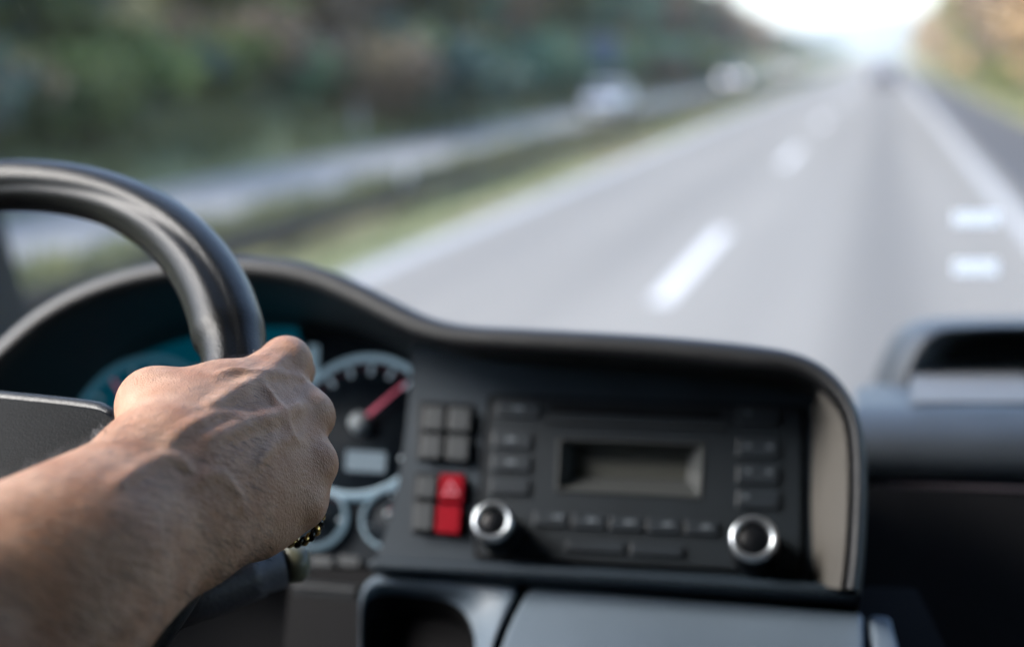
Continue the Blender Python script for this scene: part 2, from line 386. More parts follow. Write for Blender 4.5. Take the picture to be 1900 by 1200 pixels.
def far_wood():
    r = np.random.default_rng(3); v = []; f = []
    def clump(x, y, z, s, n):
        for _ in range(n):
            p = np.array([x, y, z]) + r.normal(size=3) * np.array([s * .6, s * .6, s * .42]); a = r.normal(size=3); a /= np.linalg.norm(a); b = np.cross(a, r.normal(size=3)); b /= np.linalg.norm(b)
            q = s * r.uniform(.12, .28); k = len(v); v.extend([p - a * q, p + b * q, p + a * q, p - b * q]); f.append((k, k + 1, k + 2, k + 3))
    for i in range(240):
        y = r.uniform(520, 1500); x = -20 - r.uniform(0, 60) - (y - 500) * .02; clump(x, y, gz(x, y) + 2.0, 4.5, 45)
    for i in range(200):
        y = r.uniform(430, 1500); x = 15 + r.uniform(0, 50) + (y - 430) * .015; clump(x, y, gz(x, y) + 5 - min(3, (y - 430) * .004), 6.5, 45)
    for i in range(160):
        x = r.uniform(-260, 190); y = r.uniform(1900, 2250); clump(x, y, 13 + 8 * math.sin(x * .011 + 1), 16, 40)
    return v, f
v, f = far_wood()
o = mesh("distant_woods", v, f, LEAF['blue green']); tag(o, "hazy far off woods closing the view at the end of the motorway", "woods", kind="stuff")
v = []; f = []; hx = np.linspace(-380, 380, 60)
for j, y in enumerate((1850, 2000, 2200, 2500)):
    for x in hx: v.append((x, y, (0, 30, 44, 20)[j] * (1 + .4 * math.sin(x * .012 + 1.2)) - .2))
for j in range(3):
    for i in range(59): f.append((j * 60 + i, j * 60 + i + 1, (j + 1) * 60 + i + 1, (j + 1) * 60 + i))
tag(mesh("hills", v, f, mat("hill_wood", (.05, .075, .07), .95, var=.3, vscale=.05), smooth=True), kind="structure")
def grass_tufts():
    r = np.random.default_rng(5); v = []; f = []
    def tuft(x, y, h):
        z = gz(x, y)
        for _ in range(5):
            a = r.uniform(0, 6.28); w = h * .22; dx, dy = math.cos(a), math.sin(a); lx, ly = r.normal(size=2) * h * .3; k = len(v); px_, py_ = x + r.normal() * .12, y + r.normal() * .2
            v.extend([(px_ - dx * w, py_ - dy * w, z - .03), (px_ + dx * w, py_ + dy * w, z - .03), (px_ + lx, py_ + ly, z + h)]); f.append((k, k + 1, k + 2))
    for _ in range(3600): y = 6 + 170 * r.uniform() ** 1.6; x_ = r.uniform(-9.2, -6.0); tuft(x_, y, r.uniform(.12, .34) if x_ < -7.2 else r.uniform(.04, .11))
    for _ in range(1200): y = 14 + 160 * r.uniform() ** 1.6; tuft(r.uniform(5.4, 9.0), y, r.uniform(.12, .35))
    for _ in range(900): y = 14 + 130 * r.uniform() ** 1.5; tuft(r.uniform(-14.8, -12.9), y, r.uniform(.2, .5))
    return v, f
v, f = grass_tufts()
tag(mesh("grass", v, f, M['verge']), "yellow green grass tufts on the median and the verges", "grass", kind="stuff")

# ------------------------------------------------------------------ guard rail, delineators, sign
M['galv'] = mat("weathered_steel", (.055, .043, .035), .7, var=.25, vscale=1.5)
gr = empty("guard_rail", (-7.0, 20, .1))
tag(gr, "long low weathered steel guard rail along the grass median", "guard rail")
prof = [(.06, .02), (.10, .05), (.10, .12), (.05, .15), (.05, .21), (.10, .24), (.10, .31), (.06, .34)]
v = []; f = []; yy = np.linspace(2, 500, 120)
for y in yy:
    for dx, z in prof: v.append((-7.0 + dx, y, z + .12))
    for dx, z in prof[::-1]: v.append((-7.0 + dx - .006, y, z + .12))
n = len(prof) * 2
for i in range(len(yy) - 1):
    for j in range(n): f.append((i * n + j, i * n + (j + 1) % n, (i + 1) * n + (j + 1) % n, (i + 1) * n + j))
mesh("beam", v, f, M['galv'], gr)
bm = bmesh.new(); box_bm(bm, -7.06, -6.945, -.05, .05, -.1, .44); p0 = from_bm("post", bm, M['galv'], gr); p0.location.y += 4
for k in range(1, 100):
    c = p0.copy(); COL.objects.link(c); c.parent = gr; c.matrix_parent_inverse = p0.matrix_parent_inverse.copy(); c.location.y = 4 + k * 4.0
M['postw'] = mat("delineator_white", (.38, .38, .37), .5)
def delineator(x, y, label):
    D_ = .38 if x > -8 and x < 0 else 0
    t = empty("delineator_post", (x, y, gz(x, y))); tag(t, label, "marker post", "white marker posts along the motorway")
    z = gz(x, y) - D_; bm = bmesh.new(); box_bm(bm, x - .06, x + .06, y - .05, y + .05, z - .1, z + .98)
    for q in bm.verts:
        if q.co.z > z + .5 and q.co.x > x: q.co.z -= .06
    bevel(from_bm("post", bm, M['postw'], t), .012); box("black_band", x - .063, x + .063, y - .053, y + .053, z + .68, z + .86, M['black'], t); box("reflector", x - .035, x + .035, y - .058, y - .053, z + .69, z + .85, M['chrome'], t)
delineator(-7.15, 21.2, "white marker post standing behind the median guard rail")
delineator(-13.1, 35, "white marker post at the foot of the wooded bank")
delineator(6.0, 52, "white marker post on the verge beside the hard shoulder")
M['blue'] = mat("sign_blue", (.02, .055, .12), .5); M['pole'] = mat("sign_pole", (.25, .26, .27), .5, metal=.4)
sx, sy = -13.4, 70.0
sg = empty("road_sign", (sx, sy, gz(sx, sy))); tag(sg, "blue rectangular road sign on two posts beside the wood", "road sign")
bevel(box("panel", sx - .75, sx + .75, sy - .03, sy + .03, 1.3, 3.25, M['blue'], sg), .02)
bm = bmesh.new()
for a in ((sx - .70, sx + .70, 1.36, 1.41), (sx - .70, sx + .70, 3.14, 3.19), (sx - .70, sx - .65, 1.41, 3.14), (sx + .65, sx + .70, 1.41, 3.14)): box_bm(bm, a[0], a[1], sy - .036, sy - .0325, a[2], a[3])
from_bm("border", bm, M['postw'], sg)
for d in (-.45, .45): tube("post", [(sx + d, sy + .06, gz(sx, sy) - .3), (sx + d, sy + .06, 3.2)], .04, M['pole'], sg)

# ------------------------------------------------------------------ cars
M['tyre'] = mat("tyre", (.012, .012, .012), .8); M['rimm'] = mat("wheel_alloy", (.5, .5, .52), .35, metal=.8); M['glass'] = mat("car_glass", (.01, .012, .015), .08, spec=.8)
M['plate'] = mat("plate", (.75, .75, .70), .5)
M['lampoff'] = mat("lamp_glass", (.6, .62, .65), .15); M['lampon'] = mat("headlight_lit", (.9, .9, .9), .3, emit=(1.0, .93, .9), estr=1.3); M['tail'] = mat("tail_light", (.4, .01, .01), .3)
def car(name, x, y, paint, lit, heading, label, tall=1.0):
    """origin under the car's middle; built facing -Y, turned by heading"""
    t = empty(name, (0, 0, 0))
    #      y     half width  sill  beltline
    st = [(-2.15, .62, .42, .62), (-2.05, .76, .28, .74), (-1.5, .86, .22, .86), (-.7, .89, .22, .95), (.3, .90, .22, .97), (1.3, .89, .24, .99), (1.9, .84, .3, .98), (2.1, .74, .38, .9), (2.15, .66, .45, .8)]
    rows = []
    for yy_, w, s, b in st:
        rows.append([(-w * .9, yy_, s), (-w, yy_, s + .12), (-w * 1.02, yy_, (s + b) / 2), (-w * .96, yy_, b - .06), (-w * .86, yy_, b), (0, yy_, b + .03), (w * .86, yy_, b), (w * .96, yy_, b - .06), (w * 1.02, yy_, (s + b) / 2), (w, yy_, s + .12), (w * .9, yy_, s), (0, yy_, s - .02)])
    bo = loft("body", rows, paint, t, closed=True, sub=1); bm = bmesh.new(); bm.from_mesh(bo.data); bm.verts.ensure_lookup_table()
    bm.faces.new([bm.verts[i] for i in range(12)]); bm.faces.new([bm.verts[i] for i in range(12 * 9 - 1, 12 * 8 - 1, -1)]); bmesh.ops.recalc_face_normals(bm, faces=bm.faces); bm.to_mesh(bo.data); bm.free()
    bo.data.polygons.foreach_set("use_smooth", [True] * len(bo.data.polygons))
    H = 1.46 * tall
    g = [[(-.78, -1.15, .93), (.78, -1.15, .93), (.80, 1.75, .97), (-.80, 1.75, .97)], [(-.62, -.45, H - .05), (.62, -.45, H - .05), (.62, 1.3, H - .06), (-.62, 1.3, H - .06)]]
    loft("windows", g, M['glass'], t, closed=True, smooth=False)
    g2 = [[(-.63, -.5, H - .06), (.63, -.5, H - .06), (.63, 1.35, H - .07), (-.63, 1.35, H - .07)], [(-.58, -.4, H), (.58, -.4, H), (.58, 1.2, H - .01), (-.58, 1.2, H - .01)]]
    ro = loft("roof", g2, paint, t, closed=True); bm = bmesh.new(); bm.from_mesh(ro.data); bm.verts.ensure_lookup_table(); bm.faces.new([bm.verts[i] for i in (4, 5, 6, 7)]); bm.to_mesh(ro.data); bm.free()
    for sx_ in (-1, 1):
        for (ya, yb, xa, xb, za, zb) in ((-1.15, -.45, .785, .625, .94, H - .04), (1.75, 1.3, .805, .625, .98, H - .05), (.25, .3, .80, .635, .97, H - .05)):
            bm = bmesh.new(); a, b = Vector((sx_ * xa, ya, za)), Vector((sx_ * xb, yb, zb)); o4 = [Vector((sx_ * .012, -.04, 0)), Vector((sx_ * .012, .04, 0)), Vector((-sx_ * .03, .04, 0)), Vector((-sx_ * .03, -.04, 0))]
            va = [bm.verts.new(a + q) for q in o4]; vb = [bm.verts.new(b + q) for q in o4]
            for i in range(4): bm.faces.new([va[i], va[(i + 1) % 4], vb[(i + 1) % 4], vb[i]])
            from_bm("pillar", bm, paint, t)
    for wy in (-1.32, 1.32):
        for s in (-1, 1):
            c = np.array([s * .80, wy, .32]); nn = np.array([s, 0, 0.]); uu = np.array([0, 0, 1.])
            w = lathe("wheel", c, nn, uu, [(.19, .10), (.30, .10), (.32, .07), (.32, -.09), (.19, -.1)], M['tyre'], t, 24)
            lathe("rim", c, nn, uu, [(.0, .085), (.06, .09), (.17, .075), (.195, .098)], M['rimm'], w, 20)
    for s in (-1, 1):
        lamp = M['lampon'] if lit else M['lampoff']
        lathe("headlight", np.array([s * .58, -2.12, .66]), np.array([0, -1., .1]), np.array([1., 0, 0]), [(0, .05), (.09, .04), (.135, .0), (.135, -.05)], lamp, t, 20)
        bevel(box("tail_light", s * .66 - .12, s * .66 + .12, 2.06, 2.175, .70, .86, M['tail'], t), .015)
    box("number_plate", -.26, .26, -2.185, -2.172, .44, .55, M['plate'], t); box("grille", -.42, .42, -2.176, -2.13, .58, .70, M['black'], t)
    box("number_plate", -.26, .26, 2.172, 2.185, .56, .67, M['plate'], t)
    t.location = (x, y, 0); t.scale = (.86,) * 3 if y < 60 else (1,) * 3; t.rotation_euler = (0, 0, heading); tag(t, label, "car"); return t
pw = mat("paint_white", (.55, .57, .6), .3, coat=.6); ps = mat("paint_silver", (.45, .44, .45), .35, coat=.6, metal=.2); pd = mat("paint_dark_blue", (.02, .03, .06), .3, coat=.6); pr = mat("paint_maroon", (.22, .16, .16), .35, coat=.5)
car("oncoming_car", -10.35, 55.5, pw, False, 0, "white car coming along the opposite carriageway, largest of the oncoming ones")
car("oncoming_car", -10.5, 106, ps, True, 0, "silver car with lit headlights further back behind the white car")
car("oncoming_car", -10.6, 164, pr, True, 0, "dull red car with lit headlights, farthest of the oncoming ones")
car("leading_car", .15, 112, pd, False, math.pi, "dark blue car driving far ahead in the same lane")

# ------------------------------------------------------------------ truck cab shell
cab = empty("truck_cab", (.1, .3, 1.2)); tag(cab, "dark lined truck cab with large windscreen around the dashboard", "truck cab")
XL, XR = -1.06, 1.26
box("floor", XL, XR, -.9, 1.5, 1.1, 1.16, M['cab'], cab)
box("roof", XL, XR, -.9, 1.15, 3.3, 3.36, M['cab'], cab)
box("rear_wall", XL, XR, -.96, -.9, 1.1, 3.36, M['cab'], cab)
def prism(name, a, b, off, m, par):
    a, b = Vector(a), Vector(b); bm = bmesh.new(); o4 = [Vector(q) for q in off]; va = [bm.verts.new(a + q) for q in o4]; vb = [bm.verts.new(b + q) for q in o4]
    for i in range(4): bm.faces.new([va[i], va[(i + 1) % 4], vb[(i + 1) % 4], vb[i]])
    bm.faces.new(va[::-1]); bm.faces.new(vb); return bevel(from_bm(name, bm, m, par), .012)
for x, s in ((XL, -1), (XR, 1)):
    o_ = [(0, 0, 0), (s * .11, 0, 0), (s * .11, -.14, 0), (0, -.14, 0)]
    prism("pillar", (x - s * .05, 1.60, 1.9), (x - s * .05, 1.12, 3.32), o_, M['pillar'], cab)
    d = box("door", min(x, x + s * .07), max(x, x + s * .07), -.3, 1.44, 1.1, 1.99, M['pillar'], cab); bevel(d, .015)
    box("side_panel", min(x, x + s * .06), max(x, x + s * .06), -.9, -.3, 1.1, 3.3, M['cab'], cab)
    box("light_shaping_header", min(x, x + s * .055), max(x, x + s * .055), -.3, 1.12, 3.22 if s < 0 else 2.7, 3.3, M['cab'], cab)  # out of view: left raised to admit light, right lowered to block it
cl = bpy.data.materials.new("clear_glass"); cl.use_nodes = True; nt = cl.node_tree; nt.nodes.remove(nt.nodes["Principled BSDF"]); tb = nt.nodes.new("ShaderNodeBsdfTransparent"); tb.inputs[0].default_value = (.95, .97, .97, 1)
nt.links.new(tb.outputs[0], nt.nodes["Material Output"].inputs["Surface"])
mesh("windscreen", [(XL, 1.605, 1.9), (XR, 1.605, 1.9), (XR, 1.125, 3.32), (XL, 1.125, 3.32)], [(0, 1, 2, 3)], cl, cab)
for x, s in ((XL, -1), (XR, 1)): mesh("door_window", [(x + s * .03, -.3, 1.99), (x + s * .03, 1.44, 1.99), (x + s * .03, 1.10, 3.22), (x + s * .03, -.3, 3.22)], [(0, 1, 2, 3)], cl, cab)
box("front_wall", XL, XR, 1.54, 1.60, 1.1, 1.9, M['cab'], cab)
# small white stickers on the windscreen
ws = Plane((0, 1.59, 1.9), np.cross((1., 0, 0), (0, -.48, 1.42)), (1, 0, 0))
if ws.n[1] > 0: ws = Plane(ws.o, -ws.n, (1, 0, 0))
for (x0, y0, x1, y1), lb in (((1768, 392, 1854, 419), "small white sticker on the windscreen, the upper of the two"), ((1768, 482, 1852, 510), "small white sticker on the windscreen, the lower of the two")):
    o = slab("windscreen_sticker", [(x0, y0), (x1, y0), (x1, y1), (x0, y1)], .001, .0006, ws, M['sticker'], r=4, bev=0); tag(o, lb, "sticker", "stickers on the windscreen")

# ------------------------------------------------------------------ dashboard
def camdir(r, u, f_): q = r * cR + u * cU + f_ * cF; return q / np.linalg.norm(q)
fu = camdir(4.377, -.101, -1.0); fn = camdir(-2.059, 4.585, -9.475)
FA = Plane(P(1190, 890, .85), fn, fu)
dash = empty("dashboard", P(1190, 1100, .82)); tag(dash, "black driver oriented truck dashboard with curved hood and grey lower trim", "dashboard")
Cpx = [(-420, 1000), (-300, 900), (-180, 800), (-90, 712), (0, 628), (60, 577), (130, 535), (220, 500), (320, 478), (420, 470), (520, 475), (600, 491), (680, 524), (750, 560), (800, 583), (860, 597), (960, 603), (1080, 609), (1200, 616), (1320, 626), (1410, 636), (1480, 650), (1535, 678), (1575, 722), (1600, 780), (1609, 850), (1609, 950), (1603, 1050), (1597, 1100)]
Dpx = [(60, 1080), (80, 1000), (100, 900), (130, 800), (165, 748), (190, 715), (225, 680), (265, 652), (305, 632), (355, 615), (420, 602), (510, 598), (600, 604), (680, 618), (750, 634), (830, 645), (930, 658), (1060, 668), (1180, 680), (1300, 690), (1400, 700), (1470, 708), (1505, 722), (1514, 760), (1516, 810), (1514, 870), (1513, 950), (1518, 1040), (1524, 1085)]
NH = 90
tC = smooth_curve(Cpx, NH); tD = smooth_curve(Dpx, NH)
hD = np.interp(tD[:, 0], [-200, 560, 760, 2000], [-.05, -.05, -.004, -.004])
Cc = [FA.hit(x, y, .055) for x, y in tC]; Dd = [FA.hit(x, y, h) for (x, y), h in zip(tD, hD)]
out = []
for i in range(NH):
    t = Cc[min(i + 1, NH - 1)] - Cc[max(i - 1, 0)]; t = t / np.linalg.norm(t); q = np.cross(FA.n, t)
    out.append(q)
n_ = FA.n
lw = np.interp(np.arange(NH), [0, NH * .77, NH * .86, NH], [1, 1, .42, .42])
def ring(o_, h_): return [Cc[i] + out[i] * o_ * (lw[i] if o_ > -.03 else 1) + n_ * h_ for i in range(NH)]
mid = [(Cc[i] - out[i] * .020 * lw[i]) * .55 + Dd[i] * .45 for i in range(NH)]
rows = [Dd, mid, ring(-.019, .001), ring(-.0155, .006), ring(-.009, .007), ring(-.003, .003), ring(0, -.004), ring(.0005, -.02), ring(-.002, -.06), ring(-.006, -.13), ring(-.05, -.21), ring(-.14, -.25)]
loft("hood", rows, M['hood'], dash, sub=1)
# grey wall at the end of the hood, standing a little proud of its inner face
kk = [i for i in range(NH) if tC[i][1] > 690 and tC[i][0] > 1500]
A_ = [Dd[i] * .97 + Cc[i] * .03 - out[i] * .004 for i in kk]; B_ = [Dd[i] * .35 + (Cc[i] - out[i] * .019 * lw[i]) * .65 - out[i] * .003 for i in kk]; B2 = [(Cc[i] - out[i] * .020 * lw[i]) - out[i] * .002 + n_ * .001 for i in kk]
loft("side_trim", [A_, B_, B2], M['side'], dash)
fas = [(762, 640), (762, 700), (752, 800), (738, 900), (716, 985), (700, 1030), (690, 1052), (1535, 1098), (1532, 1000), (1528, 860), (1526, 740), (1510, 700), (1300, 675), (1000, 655), (860, 640)]
slab("fascia", fas, 0.0, .05, FA, M['fascia'], dash, r=14, bev=.002)
slab("ledge", [(676, 1043), (700, 1030), (1150, 1055), (1596, 1083), (1598, 1108), (1150, 1080), (690, 1056)], .022, .03, FA, M['fascia'], dash, bev=.003)
slab("backing", [(-700, 700), (60, 640), (400, 560), (760, 600), (1480, 700), (1590, 900), (2700, 960), (2700, 1700), (-700, 1700)], -.10, .02, FA, M['black'], dash, bev=0)
box("body", XL + .02, XR - .02, 1.12, 1.52, 1.25, 1.98, M['black'], dash, bev=.02)
# lower trim
vlow = np.array([0, math.sin(rad(62)), math.cos(rad(62))]); ulow = np.cross(vlow, np.cross(fu, vlow)); nl = np.cross(fu, vlow)
if nl @ (CAM - P(1260, 1120, .8)) < 0: nl = -nl
LO = Plane(P(1260, 1105, .81), nl, fu)
sm = [tuple(p) for p in smooth_curve([(985, 1084), (968, 1110), (945, 1155), (925, 1210), (905, 1300), (890, 1420)], 12)]
slab("storage_lid", sm + [(1640, 1420), (1606, 1300), (1602, 1134)], .0, .02, LO, M['grey'], dash, bev=.003)
slab("corner_trim", [(1612, 1137), (1652, 1140), (1668, 1200), (1690, 1420), (1650, 1420)], .0, .02, LO, M['grey'], dash, bev=.003)
slab("lower_base", [(540, 1050), (1700, 1090), (1900, 1500), (500, 1500)], -.03, .02, LO, M['black'], dash, bev=0)
O_ = [(668, 1420), (668, 1250), (668, 1150), (670, 1105), (682, 1078), (708, 1067), (780, 1070), (850, 1075), (920, 1080), (962, 1090), (952, 1115), (930, 1160), (912, 1210), (893, 1300), (880, 1420)]
I_ = [(671, 1420), (671, 1250), (671, 1170), (674, 1125), (688, 1106), (720, 1102), (775, 1106), (815, 1111), (845, 1121), (865, 1140), (877, 1165), (882, 1190), (880, 1225), (883, 1300), (868, 1420)]
O2 = smooth_curve(O_, 60); I2 = smooth_curve(I_, 60)
def lrow(pts, h): return [LO.hit(x, y, h) for x, y in pts]
hole = [LO.hit(x, y, -.012) for x, y in I2]; cen = np.mean(hole, 0)
loft("cup_niche", [lrow(O2, -.02), lrow(O2, .0), lrow(O2 * .93 + I2 * .07, .003), lrow(O2 * .45 + I2 * .55, .0), hole], M['grey'], dash, sub=1)
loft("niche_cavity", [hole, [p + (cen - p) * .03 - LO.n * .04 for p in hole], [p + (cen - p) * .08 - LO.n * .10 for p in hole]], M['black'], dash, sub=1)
LF = Plane(FA.hit(620, 1085, -.02), fn + np.array([0, -.9, -.3]), fu)
slab("knee_panel", [(540, 1080), (664, 1092), (664, 1420), (600, 1420), (565, 1250)], 0, .02, LF, M['soft'], dash, r=10, bev=.005)

# passenger side
def prow(y0, y1, d, xs_=(1588, 1612, 1650, 1720, 1820, 1960, 2200, 2600)): return [P(x, y0 + (y1 - y0) * (x - 1600) / 300 + 0, d * (1 - (x - 1600) * 3.2e-5)) for x in xs_]
rows = [prow(716, 690, 1.16), prow(728, 716, 1.08), prow(742, 741, 1.01), prow(752, 752, .985), prow(772, 774, .965), prow(800, 804, .95), prow(832, 838, .942), prow(865, 872, .942), prow(885, 893, .95), prow(892, 901, .965), prow(896, 906, 1.0)]
loft("passenger_bolster", rows, M['pass'], dash, sub=2)
so_ = [(1612, 738), (1618, 715), (1632, 672), (1655, 628), (1680, 602), (1715, 592), (1780, 589), (1900, 588), (2200, 590), (2600, 596)]
sm_ = [(1655, 745), (1660, 720), (1668, 680), (1690, 638), (1712, 614), (1742, 603), (1800, 600), (1900, 599), (2200, 601), (2600, 607)]
si_ = [(1683, 748), (1688, 726), (1700, 684), (1718, 648), (1737, 624), (1765, 616), (1810, 613), (1900, 609), (2200, 611), (2600, 617)]
sb_ = [(1702, 740), (1708, 722), (1728, 694), (1745, 668), (1757, 645), (1780, 632), (1815, 625), (1900, 620), (2200, 622), (2600, 628)]
def sr(p, d): return [P(x, y, d) for x, y in smooth_curve(p, 40)]
loft("tray_hood", [sr(so_, 1.36), sr(so_, 1.20), sr([(a * .7 + b * .3, c * .7 + d * .3) for (a, c), (b, d) in zip(so_, sm_)], 1.165), sr(sm_, 1.145), sr([(a * .3 + b * .7, c * .3 + d * .7) for (a, c), (b, d) in zip(sm_, si_)], 1.13), sr(si_, 1.135), sr(sb_, 1.22), sr(sb_, 1.29)], M['pass'], dash, sub=1)
mesh("tray_back", [P(1690, 605, 1.28), P(2600, 600, 1.28), P(2600, 700, 1.28), P(1690, 760, 1.28)], [(0, 1, 2, 3)], M['black'], dash)
loft("tray_floor", [[P(x, 672, 1.262) for x in (1690, 1800, 1950, 2600)], [P(x, 688, 1.16) for x in (1690, 1800, 1950, 2600)], [P(x, 722, 1.045) for x in (1690, 1800, 1950, 2600)], [P(x, 742, .990) for x in (1690, 1800, 1950, 2600)], [P(x, 748, .984) for x in (1690, 1800, 1950, 2600)]], M['tray'], dash)
loft("tray_gap", [[P(1700, 747, .972), P(1780, 745.5, .97), P(1900, 746, .968), P(2600, 756, .95)], [P(1700, 748.5, .968), P(1780, 750.5, .966), P(1900, 753, .964), P(2600, 765, .945)]], M['black'], dash)
GB = Plane(P(1750, 1000, .945), fn * .6 + np.array([0, -.75, -.15]), fu)
slab("glovebox", [(1616, 898), (2600, 934), (2600, 1500), (1620, 1500)], 0, .02, GB, M['gloss'], dash, r=10, bev=.0012)
tube("glovebox_edge_highlight", [GB.hit(x, y, .001) for x, y in ((1617, 1060), (1615, 960), (1614, 915), (1616, 903), (1622, 899), (1640, 899), (1900, 908), (2600, 932))], .0013, mat("highlight_line", (.10, .085, .10), .4), dash, 8)  # purple-grey cord that paints the highlight along the glovebox edge
slab("pillar_filler", [(1585, 880), (1620, 890), (1625, 1180), (1690, 1180), (1690, 1500), (1580, 1500)], -.012, .02, GB, M['black'], dash, bev=0)

# ------------------------------------------------------------------ instrument cluster
CH = -.045
clu = empty("instrument_cluster", FA.hit(500, 1040, CH)); tag(clu, "instrument cluster with painted teal sheen and round gauges under the hood", "instrument cluster")
slab("backplate", [(100, 640), (300, 560), (560, 540), (800, 600), (800, 1090), (560, 1078), (300, 1000), (60, 1000)], CH, .01, FA, M['gface'], clu, bev=0)
slab("sheen_panel", [(120, 660), (330, 600), (545, 590), (560, 640), (560, 760), (600, 900), (560, 960), (180, 960)], CH + .001, .0008, FA, M['teal'], clu, r=20, bev=0)  # sheen on the cluster, laid on as a faintly glowing teal plate
def gauge(cx, cy, rpx, label, needle=None, ticks=(0, 0, 0), ring_m='gring', face='gface'):
    o = FA.hit(cx, cy, CH + .003); k = np.linalg.norm(FA.hit(cx, cy - 50, CH) - FA.hit(cx, cy + 50, CH)) / 100; R_ = rpx * k
    g = lathe("gauge", o, FA.n, FA.u, [(0, .0005), (R_ * .98, .0005), (R_ * .98, -.002)], M[face], clu, 48); g["label"] = label
    lathe("bezel", o, FA.n, FA.u, [(R_ * .915, .0), (R_ * .925, .0035), (R_ * .95, .005), (R_ * 1.0, .0035), (R_ * 1.01, -.002)], M[ring_m], g, 64)
    a0, a1, nt_ = ticks
    if nt_:
        for wh, mm in ((0, 'tick'), (1, 'redtick')):
            v = []; f = []
            for i in range(nt_ * 2 - 1):
                if (i % 2) != wh: continue
                a = rad(a0 + (a1 - a0) * i / (nt_ * 2 - 2)); d = math.cos(a) * FA.u + math.sin(a) * FA.v; w = np.cross(FA.n, d)
                r0, r1, hw = (.72, .86, .026) if wh == 0 else (.80, .86, .014)
                k0 = len(v); v += [o + d * R_ * r0 - w * R_ * hw + FA.n * .0012, o + d * R_ * r0 + w * R_ * hw + FA.n * .0012, o + d * R_ * r1 + w * R_ * hw + FA.n * .0012, o + d * R_ * r1 - w * R_ * hw + FA.n * .0012]; f.append((k0, k0 + 1, k0 + 2, k0 + 3))
            mesh("scale_marks", v, f, M[mm], g)
    if needle is not None:
        a = rad(needle); d = math.cos(a) * FA.u + math.sin(a) * FA.v; w = np.cross(FA.n, d); q = o + FA.n * .006
        b0, b1 = .022 * R_, .010 * R_
        pts = [q + w * b0, q - w * b0, q + d * R_ * .78 - w * b1, q + d * R_ * .78 + w * b1]; v = pts + [p + FA.n * .0015 for p in pts]
        mesh("needle", v, [(0, 1, 2, 3), (7, 6, 5, 4), (0, 4, 5, 1), (1, 5, 6, 2), (2, 6, 7, 3), (3, 7, 4, 0)], M['needle'], g)
        lathe("needle_hub", q, FA.n, FA.u, [(0, .006), (R_ * .10, .005), (R_ * .14, .002), (R_ * .14, -.004)], M['hubcap'], g, 24)
    return g
gauge(672, 790, 131, "large round speed gauge with red needle", 47, (215, -35, 13))
gauge(262, 790, 128, "large round gauge mostly behind the hand and wheel", 130, (215, -35, 13), 'gring2', 'teal')
gauge(588, 962, 55, "small round gauge beside the knuckles", 120, (200, 0, 3))
gauge(728, 962, 56, "small round gauge cut off by the fascia edge", 75, (200, 0, 3))
slab("display", [(642, 834), (716, 838), (713, 876), (640, 872)], CH + .006, .004, FA, M['lcd'], clu, r=4, bev=.0005)
slab("reflection_strip", [(572, 640), (590, 640), (588, 712), (570, 712)], CH + .003, .002, FA, M['gring'], clu, r=3, bev=0)  # bright reflection at an edge, put in as a pale glowing strip
for x in (600, 651): slab("cluster_button", [(x - 22, 1028), (x + 18, 1031), (x + 16, 1052), (x - 24, 1049)], CH + .010, .008, FA, M['key'], clu, r=5, bev=.001)

# ------------------------------------------------------------------ switches
def switch_block(name, label, house, keys):
    t = empty(name, FA.hit(house[0][0], house[2][1], 0)); tag(t, label, "switch panel", "switch panels left of the radio")
    slab("housing", house, .0015, .006, FA, M['gloss'], t, r=5, bev=.001)
    for pts, m in keys:
        s = slab("switch", pts, .0065, .006, FA, M[m], t, r=4, bev=.0012)
        if m == 'red': s["label"] = "red switch"
    return t
switch_block("switch_panel", "upper switch panel with four grey keys left of the radio", [(778, 744), (880, 748), (874, 860), (772, 855)],
    [([(788, 752), (824, 754), (821, 798), (784, 796)], 'key'), ([(834, 754), (874, 756), (871, 800), (830, 798)], 'key'), ([(784, 804), (821, 806), (817, 851), (779, 849)], 'key'), ([(830, 806), (870, 808), (867, 855), (827, 852)], 'key')])
sw = switch_block("switch_panel", "lower switch panel with two grey keys beside two red ones", [(769, 874), (864, 877), (857, 993), (762, 989)],
    [([(776, 880), (810, 882), (806, 924), (772, 922)], 'key'), ([(817, 878), (861, 880), (858, 931), (813, 928)], 'red'), ([(770, 930), (804, 932), (801, 984), (766, 982)], 'key'), ([(811, 934), (856, 937), (852, 990), (807, 987)], 'red')])
tri = [FA.hit(x, y, .0075) for x, y in ((836, 890), (852, 917), (820, 917))]; tri2 = [FA.hit(x, y, .0075) for x, y in ((836, 898), (846, 913), (826, 913))]
mesh("hazard_symbol", tri + tri2, [(0, 1, 4, 3), (1, 2, 5, 4), (2, 0, 3, 5)], M['redlit'], sw)

# ------------------------------------------------------------------ radio
radio = empty("car_radio", FA.hit(1190, 1050, 0)); tag(radio, "black car radio with grey screen, slot and two silver ringed knobs", "radio")
slab("surround", [(906, 730), (1494, 752), (1492, 1068), (878, 1036)], .0012, .01, FA, M['black'], radio, r=14, bev=.001)
slab("faceplate", [(913, 737), (1486, 758), (1484, 1060), (886, 1028)], .004, .01, FA, M['radio'], radio, r=12, bev=.0015)
slab("disc_slot", [(1018, 750), (1338, 762), (1337, 775), (1018, 763)], .0046, .003, FA, M['black'], radio, r=3, bev=0)
slab("slot_lip", [(1010, 777), (1345, 789), (1345, 794), (1010, 782)], .0066, .003, FA, M['key'], radio, r=1, bev=.0005)
def key(x0, y0, x1, y1, sl=.045, m='rkey', h=.0062):
    d = (x1 - x0) * sl; return slab("button", [(x0, y0), (x1, y0 + d), (x1 - 2, y1 + d), (x0 - 2, y1)], h, .004, FA, M[m], radio, r=4, bev=.0008)
key(922, 744, 1002, 771)
for i, y in enumerate((799, 841, 884)): key(915 - i * 2, y, 986 - i * 2, y + 30)
